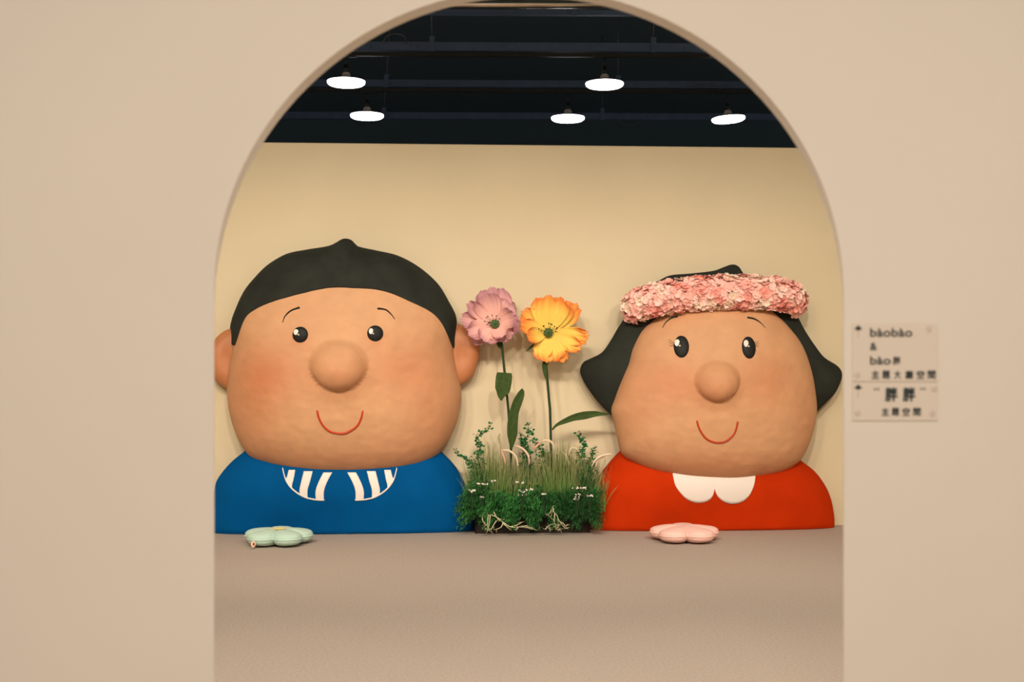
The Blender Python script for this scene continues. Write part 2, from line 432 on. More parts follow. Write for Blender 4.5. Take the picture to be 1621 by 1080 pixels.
# ---------------------------------------------------------------- boy bust
def bust_root(name, px, off, **k):
    # origin on the floor, on a plane off metres before the back wall
    o = Vector((0, WY, 0)) - NW*off
    d = ray(px, HOR); t = (o.dot(NW))/(d.dot(NW)); q = d*t
    e = empty(name, (q.x, q.y, 0), TH, **k); return e
boy = bust_root('boy_bust', 543, .13, label='big plaster bust of a smiling cartoon boy in a blue shirt', cat='sculpture', group='giant cartoon busts')
BH = [(548,380),(556,382),(562,388),(569,393),(597,399),(630,407),(663,425),(691,450),(708,477),(720,507),(719,540),(720,565),(726,596),(730,617),(729,640),(723,669),(710.5,697),(694,719),(669,736),(630,747),(580,753),(535.5,754.5),(485.5,751),(447,744),(422,736),(399,725),(383,705.5),(371.7,680.5),(363,650),(360,617),(363,582),(368,554),(369,535),(368,514),(373,496),(388,463),(408,438),(427,420),(455,404),(485.5,397.5),(519,392),(533,386),(541,381)]
def nose_bump(c, rx, rz, depth):
    """soft brow of the nose above, full round ball below"""
    def f(x, z):
        u = (x-c[0])/rx; v = (z-c[1])/rz
        r = math.hypot(u, v); w = .5+.5*(v/max(r, 1e-6)) if r else .5      # 1 straight up, 0 straight down
        w = w*w*(3-2*w)
        ext = 1+.35*w; t = max(0, 1-(r/ext)**2)
        ball = t**(.5+.55*w)
        skirt = .22*math.exp(-(r/1.35)**4)*(1-.3*w)
        return depth*(.82*ball + skirt)
    return f
h = []
HB = Star(boy, BH, (540, 590), .44, 2.5, 0, .1)
c = HB.hit(536, 584); HB.nose = ((c.x, c.z), 38.5*.0046, 35*.0046, .155); HB.bump = nose_bump(*HB.nose)
o = HB.mesh('head', M['skin'], boy)
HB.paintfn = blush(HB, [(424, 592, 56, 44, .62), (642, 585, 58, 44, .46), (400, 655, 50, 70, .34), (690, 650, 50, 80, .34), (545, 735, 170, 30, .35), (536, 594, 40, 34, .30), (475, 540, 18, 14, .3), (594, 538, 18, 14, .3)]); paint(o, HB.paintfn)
# nose
def nose(S, parent, t=.38, rings=34, segs=72):
    (cx, cz), rx, rz, dp = S.nose; V = []; Fc = []; rows = []
    for i in range(rings+1):
        f = 1.02*i/rings; row = []
        for j in range(segs):
            a = 2*math.pi*j/segs; ext = 1+.12*max(0, math.sin(a)); x = cx+rx*f*ext*math.cos(a); z = cz+rz*f*ext*math.sin(a)
            q = .3; y = -(S.S(x, z)+S.lump(x, z, q, .007)+.0018-(.012 if i == rings else 0)); row.append(len(V)); V.append((x, y, z))
        rows.append(row)
    for A, B in zip(rows, rows[1:]):
        for j in range(segs): Fc.append((A[j], B[j], B[(j+1) % segs], A[(j+1) % segs]))
    o = mesh_obj('nose', V, Fc, M['skin'], parent)
    o.data.flip_normals() if o.data.polygons[segs*3].normal.y > 0 else None
    paint(o, S.paintfn); return o
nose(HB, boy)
# hair
def hair_strip(S, outer, inner, parent, off=.010, n=150, rows=26, back=.085):
    oo = resample(catmull(outer, 8), n); ii = resample(catmull(inner, 8), n); V = []; Fc = []
    R_ = rows+3
    for a, b_ in zip(oo, ii):
        pa = Vector((*S.plane(*a, S.y0),)); hb = S.hit(*b_); pb = Vector((hb.x, hb.z)); c = Vector(S.c)
        rad = (pa-c).normalized()*off
        for kx in (2, 1):
            V.append((pa.x+rad.x, back*kx/2, pa.y+rad.y))
        for i in range(rows+1):
            t = (i/rows)**1.7; q = pa.lerp(pb, t); d = S.S(q.x, q.y)
            r2 = rad*(1-t); V.append((q.x+r2.x, -(d+off*min(1, t*5)) if i else 0, q.y+r2.y))
    for c_ in range(n-1):
        for i in range(R_-1): q = c_*R_+i; Fc.append((q, q+1, q+1+R_, q+R_))
    o = mesh_obj('hair', V, Fc, M['hair'], parent)
    md = o.modifiers.new('thick', 'SOLIDIFY'); md.thickness = .014; md.offset = -1
    o.data.update(); return o
outer = [(371,546),(366,520),(373,496),(388,463),(408,438),(427,420),(455,404),(485.5,397.5),(519,392),(533,386),(541,381),(548,380),(556,382),(562,388),(569,393),(597,399),(630,407),(663,425),(691,450),(708,477),(721,507),(717.5,550)]
inner = [(371.7,547),(385.5,507),(402,490.5),(430,478),(463,468),(497,459.5),(524,455),(552,455),(594,458),(622,465),(649,477),(677,490.5),(694,504),(705,521),(717,551)]
def match(outer, inner, n=120):  # match by arc length, skewing the corners
    return outer, inner
hair_strip(HB, outer, inner, boy)
eye(HB, 475.3, 530, 12.3, 12.5, [(469.4, 526.4, 4, 4.6), (473.5, 530.5, 1.3, 1.3)], boy)
eye(HB, 594, 528, 12.6, 12.6, [(587.4, 525, 3.6, 4.6), (590.7, 528.8, 1.2, 1.2)], boy)
surf_line(HB, [(447.5,511),(451,501),(460.5,492),(474.4,487)], .0025, .0082, 'eyebrow', M['black'], boy)
surf_line(HB, [(597.5,488.6),(610.5,490.5),(619,497.5),(625,505.5)], .0082, .0025, 'eyebrow', M['black'], boy)
surf_line(HB, [(502,650),(505,662.5),(513,676),(524,684),(540,686.8),(552,684),(565,675),(571.7,662.5),(574.4,650)], .0078, .0078, 'mouth', M['redline'], boy)
def ear(root, outline, c, D, parent, y0=.02):
    S = Star(root, outline, c, D, 3, y0, .05)
    # shallow bowl inside the rim
    x0, z0 = S.c
    S.bump = lambda x, z: -.018*math.exp(-(((x-x0)/.06)**2+((z-z0)/.12)**2)*1.5)
    return S.mesh('ear', M['ear'], parent, 24, 80, .003)
ear(boy, [(710,520),(724,513),(742,520),(754,533),(759,548),(759,562),(755.5,578),(751,592),(742,602),(730,609),(715,608),(705,560)], (730,562), .09, boy)
ear(boy, [(380,520),(366,520),(352,526),(340.5,537),(333,550),(331,566),(332,584),(337,598),(348,608),(360,615),(375,610),(384,560)], (360,566), .09, boy)
BB = [(335,838),(335,815),(337,790),(341,766),(349.5,750),(366,731),(387,714),(420,690),(545,670),(670,690),(699.5,716.7),(716,733),(730,753),(741,780.5),(749.5,811),(752,838),(700,842),(543,842),(390,842)]
SB = Star(boy, BB[:16], (543, 841), .13, 4, 0, .1, closed=False)
SB.bump = lambda x, z: .10*math.exp(-((z-.35)/.28)**2)*(1-min(1, abs(x)/1.1)**2)
SB.c = (SB.c[0], 0)
half_body(boy, SB, 'shirt', M['blue'], boy)
def mir(p, m): return (2*m-p[0], p[1])
arc = catmull([(446.7,742),(452,761),(463,776),(480,787.5),(496.7,792),(513,793.3)], 8)
def arc_y(x):
    for a, b_ in zip(arc, arc[1:]):
        if a[0] <= x <= b_[0]: return a[1]+(b_[1]-a[1])*(x-a[0])/max(1e-6, b_[0]-a[0])
    return arc[-1][1]
stripes = [ ([(526,748),(517.5,764),(513,778),(513,793)], [(512,748),(504,764),(499.5,778),(500,792)]),
            ([(495,746),(491,762),(487,776),(487,790)], [(481,746),(477,762),(474,776),(475,784.5)]),
            ([(467.5,744),(465,758),(462.5,768),(462.5,775)], [(457,744),(454.5,754),(452.5,758),(452,761)]) ]
for side in (0, 1):
    f = (lambda p: p) if side == 0 else (lambda p: mir(p, 537.8))
    for A, B in stripes:
        a = resample(catmull(A, 6), 16); b_ = resample(catmull(B, 6), 16)
        patch(SB, [(f(p), f(q)) for p, q in zip(a, b_)], 'collar_stripe', M['white'], boy, n=6)
    ra = resample([(p[0], p[1]) for p in arc], 30)
    patch(SB, [(f(p), f((p[0]+1.2, p[1]-2.2))) for p in ra], 'collar_edge', M['white'], boy, n=2, off=.004)

# ---------------------------------------------------------------- girl bust
girl = bust_root('girl_bust', 1128, .13, label='big plaster bust of a smiling cartoon girl in a red dress with flipped black hair', cat='sculpture', group='giant cartoon busts')
GHair = [(968,658),(947,637),(930.5,615),(920,596),(918.5,584),(924,573),(936,567),(953,558),(966.7,539),(978,519.4),(986,507),(1000,480),(1020,456),(1043,444.4),(1061,436),(1094,433),(1128,429),(1144,423.6),(1155,419.5),(1163,419),(1170,423),(1174.5,430),(1182,437.5),(1215,447),(1240,465),(1256,488),(1264,504),(1275,525),(1291.7,550),(1305.5,566.7),(1325,579),(1332.5,590),(1331.5,602),(1322,622),(1308,637),(1293,652),(1270,672),(1200,690),(1130,695),(1050,690),(990,675)]
SH = Star(girl, GHair, (1128, 585), .13, 5, 0, .10)
SH.mesh('hair', M['hair'], girl, 50, 300)
GF = [(967.5,650),(971,636),(980.5,605.5),(993,575),(1001,550),(1014,525),(1030.5,508),(1055,492),(1090,478),(1135,472),(1180,477),(1213,488),(1233,503),(1250,521),(1264,539),(1275,561),(1285,594),(1290,625),(1291.7,647),(1290,664),(1286,683),(1276,711),(1261,733),(1233,748),(1200,756),(1166.7,761),(1136,761.5),(1094,758.5),(1066.7,754),(1033,746),(1003,732),(984,718),(977,694),(971,667)]
SG = Star(girl, GF, (1130, 625), .34, 2.6, -.07, .1)
c = SG.hit(1135, 608); SG.nose = ((c.x, c.z), 31*.0046, 28.5*.0046, .13); SG.bump = nose_bump(*SG.nose)
o = SG.mesh('face', M['skin'], girl)
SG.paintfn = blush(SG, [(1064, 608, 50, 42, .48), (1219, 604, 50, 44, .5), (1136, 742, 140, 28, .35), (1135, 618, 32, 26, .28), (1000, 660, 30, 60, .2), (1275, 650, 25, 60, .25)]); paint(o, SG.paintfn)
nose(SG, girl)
eye(SG, 1078.6, 549, 12.2, 18.2, [(1072.2, 543.3, 4.4, 5.8), (1076.2, 548.3, 1.4, 1.4)], girl)
eye(SG, 1185.3, 550.5, 11.6, 18, [(1180.2, 544.5, 4.2, 5.8), (1184, 549.2, 1.3, 1.3)], girl)
surf_line(SG, [(1048.6,519.5),(1054,510.5),(1062.5,504),(1073,501)], .0025, .008, 'eyebrow', M['black'], girl)
surf_line(SG, [(1183,502.8),(1194,505),(1203,510.5),(1211.3,519)], .008, .0025, 'eyebrow', M['black'], girl)
for a, b_ in (((1068,543.5),(1059,537.5)), ((1067,545.5),(1058,541.5)), ((1067,547.5),(1058.5,546)), ((1194.5,542),(1200.5,540.5)), ((1195.5,544),(1202,544.5)), ((1196,546.5),(1201,548.5))):
    m_ = ((a[0]+b_[0])/2, (a[1]+b_[1])/2+.8); surf_line(SG, [a, m_, b_], .0026, .0012, 'eyelash', M['black'], girl, n=8)
surf_line(SG, [(1103,666),(1107,679),(1115,691.7),(1125,698.6),(1136,701),(1148.6,699),(1160,690),(1165,680.5),(1168,667.5)], .0072, .0072, 'mouth', M['redline'], girl)
GB = [(933,838),(933.5,822),(940,789),(949,763),(963,743),(983,721),(1010,700),(1130,690),(1235,705),(1264,730.5),(1289,750),(1305.5,772),(1315,794),(1320,819),(1321,838)]
SGB = Star(girl, GB, (1128, 841), .13, 4, 0, .1, closed=False)
SGB.bump = lambda x, z: .08*math.exp(-((z-.33)/.26)**2)*(1-min(1, abs(x)/1.0)**2)
SGB.c = (SGB.c[0], 0)
half_body(girl, SGB, 'dress', M['red'], girl)
for low in ([(1065,752),(1069.4,769.4),(1080.5,784.7),(1091.7,793),(1105.5,796.4),(1119.4,793.6),(1127.8,786),(1131,773.6)],
            [(1130.2,772),(1136,786),(1147,795),(1161,798),(1175,794.4),(1186,784.7),(1193,769.4),(1195.5,756)]):
    c_ = resample(catmull(low, 8), 34)
    patch(SGB, [((x, 745), (x, y)) for x, y in c_], 'collar', M['white'], girl, n=12)

# ---------------------------------------------------------------- flower headband on the girl
band = empty('flower_headband', girl.location.copy(), TH, label='thick band of pink and cream artificial hydrangea across the girl bust forehead', cat='headband')
cl = resample(catmull([(1001,488),(1015,480),(1040,474),(1080,468),(1130,465),(1180,465),(1220,468),(1240,473),(1250,478)], 8), 40)
k = .0047
def band_pt(t):
    f = t*39; i = min(38, int(f)); u = f-i; x = cl[i][0]*(1-u)+cl[i+1][0]*u; y = cl[i][1]*(1-u)+cl[i+1][1]*u
    p = SH.plane(x, y, 0); e = abs(2*t-1)
    d = .13 + .15*math.sqrt(max(0, 1-e**2.6))
    return Vector((p[0], -d, p[1]))
def band_r(t):
    e = abs(2*t-1); return 26+2.5*(1-e)
def band_surf(t, q):
    """t along (with rounded ends), q around"""
    ext = 0
    p = band_pt(min(1, max(0, t))); r = band_r(min(1, max(0, t)))*k*.93
    tx = (band_pt(min(1, t+.02))-band_pt(max(0, t-.02))).normalized()
    up = Vector((0, 0, 1)); up = (up - tx*up.dot(tx)).normalized(); fw = tx.cross(up)
    if fw.y > 0: fw = -fw
    nrm = up*math.sin(q)+fw*math.cos(q)*.8
    return p, nrm, r, tx
V = []; Fc = []; n1 = 60; n2 = 28
for i in range(n1+1):
    s_ = i/n1; 
    # end caps: shrink radius over the outermost 8%
    t = (s_-.05)/.9; ov = max(0, -t, t-1)/.056; rr = math.sqrt(max(0, 1-min(1, ov)**2)); tc_ = min(1, max(0, t))
    for j in range(n2):
        q = 2*math.pi*j/n2; p, nr, r, tx = band_surf(tc_, q)
        e_ = tx*(r*.8*min(1, ov))*(1 if t > 1 else -1) if ov > 0 else Vector()
        V.append(p + nr*r*.86*max(.02, rr) + e_)
for i in range(n1):
    for j in range(n2): Fc.append((i*n2+j, i*n2+(j+1) % n2, (i+1)*n2+(j+1) % n2, (i+1)*n2+j))
mesh_obj('band_core', V, Fc, M['fl1'], band)
def floret_mesh(i, r=.027):
    V = []; Fc = []; rnd = random.Random(i)
    for p in range(4):
        a0 = p*math.pi/2 + rnd.uniform(-.15, .15); d = Vector((math.cos(a0), math.sin(a0), 0)); s_ = Vector((-d.y, d.x, 0)); n0 = len(V)
        rr = r*rnd.uniform(.85, 1.15); cup = rnd.uniform(.15, .45)
        prof_ = ((0, .10), (.35, .55), (.7, .72), (1.0, .42))
        for v, w in prof_:
            for u in (-1, 0, 1):
                z = cup*rr*v*v + (.12*rr*abs(u)*w) + rnd.uniform(-.04, .04)*rr
                V.append(d*rr*v + s_*u*w*rr*.85 + Vector((0, 0, z)))
        for a in range(3):
            for u in range(2): q = n0+a*3+u; Fc.append((q, q+1, q+4, q+3))
    me = bpy.data.meshes.new('floret'); me.from_pydata([tuple(v) for v in V], [], Fc)
    me.polygons.foreach_set('use_smooth', [True]*len(me.polygons)); return me, V, Fc
fm = []
for i in range(10):
    me, V_, F_ = floret_mesh(i); me.materials.append(M['fl%d' % (i % 5)]); fm.append((me, V_, F_))
def clump_col(p):  # patches of cream and pink
    v = noise.noise(Vector((p.x*9, p.z*9, 5)))
    if v > .22: return random.choice((2, 2, 4))
    if v < -.22: return random.choice((0, 3, 0))
    return random.choice((0, 1, 4, 1))
placed = []; tries = 0
while len(placed) < 760 and tries < 60000:
    tries += 1
    s_ = random.uniform(-.055, 1.055); q = random.uniform(-1.75, 1.75); ov = max(0, -s_, s_-1)/.056; tc_ = min(1, max(0, s_))
    p, nr, r, tx = band_surf(tc_, q); rr = math.sqrt(max(0, 1-min(1, ov)**2))
    sgn = 1 if s_ > .5 else -1
    P = p + nr*r*.96*max(.1, rr) + (tx*(r*.85*min(1, ov))*sgn if ov else Vector())
    N = (nr*rr + tx*sgn*min(1, ov)*.9 + Vector([random.gauss(0, .25) for _ in range(3)])).normalized()
    if all((P-o_[0]).length > .0125 for o_ in placed): placed.append((P, N))
placed.sort(key=lambda a: -((-a[1].y)+.2*random.random()))
rest = {i: MB() for i in range(5)}
for i, (P, N) in enumerate(placed):
    ci = clump_col(P); me, V_, F_ = fm[random.choice((ci, ci+5))]
    rot = Vector((0, 0, 1)).rotation_difference(N).to_matrix().to_4x4() @ Matrix.Rotation(random.uniform(0, 6.28), 4, 'Z')
    s_ = random.uniform(.8, 1.15); mt = Matrix.Translation(P + N*random.uniform(-.006, .008)) @ rot @ Matrix.Scale(s_, 4)
    if i < 300:
        o = bpy.data.objects.new('floret', me); COL.objects.link(o); o.parent = band; o.matrix_local = mt
    else:
        rest[ci].add([mt @ Vector(v) for v in V_], F_)
V = []; Fc = []; mi = []
for ci, b in rest.items():
    n0 = len(V); V += b.v; Fc += [tuple(x+n0 for x in f) for f in b.f]; mi += [ci]*len(b.f)
o = mesh_obj('small_florets', V, Fc, None, band, recalc=False, kind='stuff')
for ci in range(5): o.data.materials.append(M['fl%d' % ci])
o.data.polygons.foreach_set('material_index', mi)

# ---------------------------------------------------------------- big artificial poppies
def on_plane(px, py, off):
    d = ray(px, py); o = Vector((0, WY, 0))-NW*off; t = (o-CAMP).dot(NW)/d.dot(NW); return CAMP + d*t
def petal(root, c, ang, L, Wd, lift, cup, z0, colb, cole, seed, ruf=.12, name='petal', edge=.62, curl=0):
    """ang degrees from +x in the picture; built in root local axes (x right, -y towards viewer, z up)"""
    rnd = random.Random(seed); NU, NVv = 22, 20; k = .0047; V = []; Fc = []; tt = []
    a = R(ang); d = Vector((math.cos(a), 0, math.sin(a))); s_ = Vector((-math.sin(a), 0, math.cos(a)))
    ph = rnd.uniform(0, 6); ph2 = rnd.uniform(0, 6)
    for i in range(NVv+1):
        v = i/NVv
        for j in range(NU+1):
            u = 2*j/NU-1
            w = Wd*k*(math.sin(min(1, v*1.06)**.75*math.pi/2)**.9)
            ln = 1 - .20*abs(u)**2.6*v + .025*math.sin(9*u+ph)*v**3 + .02*math.sin(23*u+ph2)*v**5 + .012*rnd.uniform(-1, 1)*(v > .93)
            sv = math.sin(v*math.pi*.5)**1.0
            y = -(lift*v + cup*v*v*(1) + .35*cup*(u*u)*v) - ruf*Wd/30*(.085*math.sin(5*u+ph)*v**2 + .03*math.sin(11*u+ph2)*v**3)
            y -= .0015*math.cos(26*u)*v
            if curl: y += curl*max(0, v-.7)**2*6
            side = u*w*(1-.12*v**6)
            p = c + d*(L*k*v*ln) + s_*side + Vector((0, y + z0, 0))
            V.append(p); e = v + .18*abs(u)*v + .05*math.sin(20*u+ph)
            tt.append(max(0, min(1, (e-edge)/(1.08-edge))))
    for i in range(NVv):
        for j in range(NU): q = i*(NU+1)+j; Fc.append((q, q+1, q+NU+2, q+NU+1))
    o = mesh_obj(name, V, Fc, M['petal'], root, recalc=False)
    at_ = o.data.color_attributes.new('paint', 'FLOAT_COLOR', 'POINT')
    for i, t in enumerate(tt):
        u = 2*(i % (NU+1))/NU-1; vn = 1-.07*max(0, math.cos(26*u))
        at_.data[i].color = (*[x*vn for x in lerp3(colb, cole, t**1.2)], 1)
    md = o.modifiers.new('thick', 'SOLIDIFY'); md.thickness = .003
    return o
def seed_pod(root, c, r, n=9):
    V = []; Fc = []; seg = 45; ring = 14
    for i in range(ring+1):
        f = math.pi*i/ring
        for j in range(seg):
            q = 2*math.pi*j/seg; rr = r*(1+.07*math.cos(n*q))
            V.append((c.x+rr*math.sin(f)*math.cos(q), c.y-r*.9*math.cos(f), c.z+rr*math.sin(f)*math.sin(q)))
    for i in range(ring):
        for j in range(seg): Fc.append((i*seg+j, i*seg+(j+1) % seg, (i+1)*seg+(j+1) % seg, (i+1)*seg+j))
    o = mesh_obj('seed_pod', V, Fc, M['pod'], root)
    for q_ in range(n):
        a = 2*math.pi*q_/n; b = MB()
        b.tube([(c.x+r*1.04*math.sin(f)*math.cos(a), c.y-r*.93*math.cos(f), c.z+r*1.04*math.sin(f)*math.sin(a)) for f in (.05, .3, .6, .9, 1.2)], .0016, 5)
        b.build('pod_ridge', M['stem'], o)
def stamens(root, c, dots, k=.0047):
    for x, z in dots:
        e = c + Vector((x*k, -.045, z*k)); b = MB(); b.tube([c+Vector((0, -.005, 0)), c.lerp(e, .6)+Vector((0, -.005, 0)), e], .0012, 5); o = b.build('stamen', M['pod'], root)
        ellipsoid('anther', M['black'], o, e, (.0048, .004, .0052), 8, 6)
def leaf_strip(root, mid, hw, name='leaf', fold=.25, off=(0, 0), mat_='leaf', proj=None, n=24):
    """mid: px centreline, hw: half widths in px at those points; proj maps px to root local"""
    c = resample(catmull([(x, y, w) for (x, y), w in zip(mid, hw)], 8), n); V = []; Fc = []
    for i, (x, y, w) in enumerate(c):
        a = c[min(n-1, i+1)]; b_ = c[max(0, i-1)]; dx, dy = a[0]-b_[0], a[1]-b_[1]; l = math.hypot(dx, dy) or 1; nx, ny = -dy/l, dx/l
        for u in (-1, -.5, 0, .5, 1):
            p = proj(x+nx*w*u, y+ny*w*u); p = p + Vector((0, -abs(u)*w*.0047*fold + off[0]+(off[1]-off[0])*i/(n-1) + .002*math.cos(u*12), 0)); V.append(p)
    for i in range(n-1):
        for j in range(4): q = i*5+j; Fc.append((q, q+1, q+6, q+5))
    o = mesh_obj(name, V, Fc, M[mat_], root, recalc=False); md = o.modifiers.new('thick', 'SOLIDIFY'); md.thickness = .003
    return o
def flower_root(name, px, off, **kw):
    q = on_plane(px, HOR, off); e = empty(name, (q.x, q.y, 0), TH, **kw); Mi = e.matrix_basis.inverted()
    return e, (lambda x, y: Mi @ on_plane(x, y, off))
pk, pp = flower_root('giant_poppy', 810, .30, label='giant artificial poppy with dusty pink mauve-edged petals', cat='flower', group='giant poppies between the busts')
C1 = pp(783.3, 513.3)
PB, PE = (.86, .47, .41), (.48, .22, .27)
pets = [ # ang, L, W, lift, cup, z0, edge
 (92, 59, 31, .00, .01, .045, .5), (112, 52, 24, .03, .05, .015, .45), (62, 48, 23, .02, .04, .03, .45), (143, 55, 13, .02, .06, .02, .55),
 (170, 55, 17, .02, .03, .03, .6), (198, 46, 17, .03, .04, .012, .7), (222, 46, 13, .0, .01, .04, .5), (238, 33, 19, .05, .05, .005, .72),
 (283, 29, 15, .04, .04, .02, .8), (318, 34, 17, .03, .04, .025, .7), (358, 41, 18, .01, .03, .035, .6), (25, 33, 18, .06, .07, .0, .6), (300, 24, 14, .06, .06, .0, .9)]
for i, (a, L, w, li, cu, z0, ed) in enumerate(pets):
    petal(pk, C1, a, L, w, li, cu, z0, PB, PE, 100+i, .2, edge=ed, curl=.25 if i == 2 else 0)
seed_pod(pk, C1+Vector((0, -.03, 0)), .035)
stamens(pk, C1+Vector((0, -.02, 0)), [(-5,14),(2,13),(-12,12),(-14,10),(-17,4),(-13,-1),(-11,2),(-10,1),(7,8),(-9,3)])
b = MB(); b.tube([pp(x, y)+Vector((0, .03*(1-i/5), 0)) for i, (x, y) in enumerate([(789,520),(795,548),(799,590),(805,650),(809,712),(811,822)])], .0095, 10); b.build('stem', M['stem'], pk)
leaf_strip(pk, [(798,590),(797.5,596),(796,608),(795,618),(793,626),(793,634)], [11,12.5,12.3,11,6,.5], proj=pp, off=(-.02, -.06), fold=.5, name='leaf')
leaf_strip(pk, [(826,615),(825,621),(819,635),(814,650),(811,668),(810.5,686),(810,698),(809,713)], [.5,4.5,7,7,7.8,7.8,5,.8], proj=pp, off=(-.05, -.01), fold=.6)
leaf_strip(pk, [(779,512),(790,545),(794,552)], [6,3,1], proj=pp, off=(.05, .02), name='sepal')

oy, po = flower_root('giant_poppy', 872, .30, label='giant artificial poppy with yellow orange-edged petals', cat='flower', group='giant poppies between the busts')
C2 = po(867.6, 527)
YB, YE = (.88, .60, .10), (.83, .20, .035)
pets = [(86, 59, 33, .02, .03, .02, .62), (42, 66, 19, .0, .02, .045, .55), (62, 60, 24, .01, .03, .035, .6), (140, 54, 17, .0, .02, .03, .6), (163, 47, 14, .02, .03, .02, .5), (190, 36, 14, .05, .05, .0, .55),
        (349, 63, 14, .03, .03, .01, .8), (357, 64, 12, .03, .03, .02, .8), (333, 58, 14, .03, .03, .005, .75), (272, 47, 27, .02, .03, .0, .72), (252, 43, 17, .02, .03, .015, .7), (300, 53, 15, .02, .03, .01, .72)]
for i, (a, L, w, li, cu, z0, ed) in enumerate(pets):
    petal(oy, C2, a, L, w, li, cu, z0, YB, YE, 200+i, .2, edge=ed)
seed_pod(oy, C2+Vector((0, -.03, 0)), .036)
stamens(oy, C2+Vector((0, -.02, 0)), [(-9,10),(-16,6),(-12,3),(-8,11),(0,15),(3,14),(5,13),(9,10),(13,8),(13,6),(11,2)])
b = MB(); b.tube([po(x, y)+Vector((0, .03*(1-i/5), 0)) for i, (x, y) in enumerate([(864,535),(864.5,572),(867.5,610),(871,650),(872,693),(875,822)])], .010, 10); b.build('stem', M['stem'], oy)
leaf_strip(oy, [(855,543.5),(847,546),(840,550),(833,556.5)], [2.4,2.4,1.8,.3], proj=po, name='sepal', off=(.02, 0))
leaf_strip(oy, [(864,572),(862,580),(863,592),(866.5,606)], [4.5,4,2.5,.4], proj=po, off=(-.015, -.01), fold=.5)
leaf_strip(oy, [(874,680.5),(881,673),(893,667),(908,661),(925,657.5),(943,655),(955,655.5),(966,656)], [.8,2,3.6,5,6,4,2,.4], proj=po, off=(-.01, -.02), fold=.5)

# ---------------------------------------------------------------- planter and plants
def loc_plane(off):
    q = on_plane(845, HOR, off); e = Matrix.Translation((q.x, q.y, 0)) @ Matrix.Rotation(TH, 4, 'Z'); Mi = e.inverted()
    return q, (lambda x, y: Mi @ on_plane(x, y, off))
def plant(name, px, off, **kw):
    q = on_plane(px, HOR, off); e = empty(name, (q.x, q.y, 0), TH, **kw); Mi = e.matrix_basis.inverted()
    return e, (lambda x, y: Mi @ on_plane(x, y, off))
def planter(px0, px1, off, label):
    e, pr_ = plant('planter_box', (px0+px1)/2, off, label=label, cat='planter', group='low dark planters under the greenery')
    x0 = pr_(px0, 820).x; x1 = pr_(px1, 820).x; h_ = .135; dp = .24; t = .012
    b = MB(); b.box((x0, 0, 0), (x1, t, h_)); b.build('front_panel', M['planter'], e, smooth=False)
    b = MB(); b.box((x0, dp, 0), (x1, dp+t, h_)); b.build('rear_panel', M['planter'], e, smooth=False)
    b = MB(); b.box((x0, 0, 0), (x0+t, dp, h_)); b.box((x1-t, 0, 0), (x1, dp, h_)); b.build('side_panels', M['planter'], e, smooth=False)
    b = MB(); b.box((x0+t, t, 0), (x1-t, dp, h_*.85)); b.build('soil', M['planter'], e, smooth=False, kind='stuff')
planter(752, 841, .30, 'low dark brown planter box nearer the blue bust')
planter(844, 934, .30, 'low dark brown planter box nearer the red bust')

def grass_clump(px0, px1, off, n, hts, label, seed):
    rnd = random.Random(seed); mid = (px0+px1)/2
    e, pr_ = plant('grass_clump', mid, off, label=label, cat='grass', group='tall thin grass in the planters')
    V = []; Fc = []; cc = []
    for i in range(n):
        bx = min(px1, max(px0, rnd.gauss(mid, (px1-px0)*.26))); h_ = rnd.uniform(*hts)*(1-.22*abs(bx-mid)/((px1-px0)/2)); lean = (bx-mid)*.28 + rnd.gauss(0, 7)
        w = rnd.uniform(.35, .7); by = 808; dy = rnd.uniform(-.10, .10); bend = rnd.gauss(0, 3); n0 = len(V); dr = rnd.random() < .25
        for j in range(6):
            t = j/5; x = bx+lean*t**1.4+bend*t*t; y = by-h_*t; ww = w*(1-t*.85)
            for s_ in (-1, 1):
                p = pr_(x+s_*ww, y); p.y += dy - .03*t*t*rnd.uniform(.5, 1); V.append(p)
                g = lerp3((.10, .21, .035), (.44, .43, .19), min(1, max(0, (t-.55)/.45 + (.22 if dr else 0)))); cc.append(g)
        for j in range(5): q = n0+2*j; Fc.append((q, q+1, q+3, q+2))
    o = mesh_obj('blades', V, Fc, M['grass'], e, recalc=False, kind='stuff')
    a_ = o.data.color_attributes.new('paint', 'FLOAT_COLOR', 'POINT')
    for i, g in enumerate(cc): a_.data[i].color = (*g, 1)
grass_clump(745, 815, .27, 700, (55, 112), 'tall grass clump with straw tips below the pink poppy', 1)
grass_clump(800, 862, .22, 500, (50, 95), 'shorter grass clump between the two poppy stems', 2)
grass_clump(850, 925, .27, 800, (60, 118), 'tall grass clump with straw tips right of the orange poppy stem', 3)
grass_clump(905, 955, .24, 320, (45, 95), 'narrow grass clump leaning against the red bust', 4)

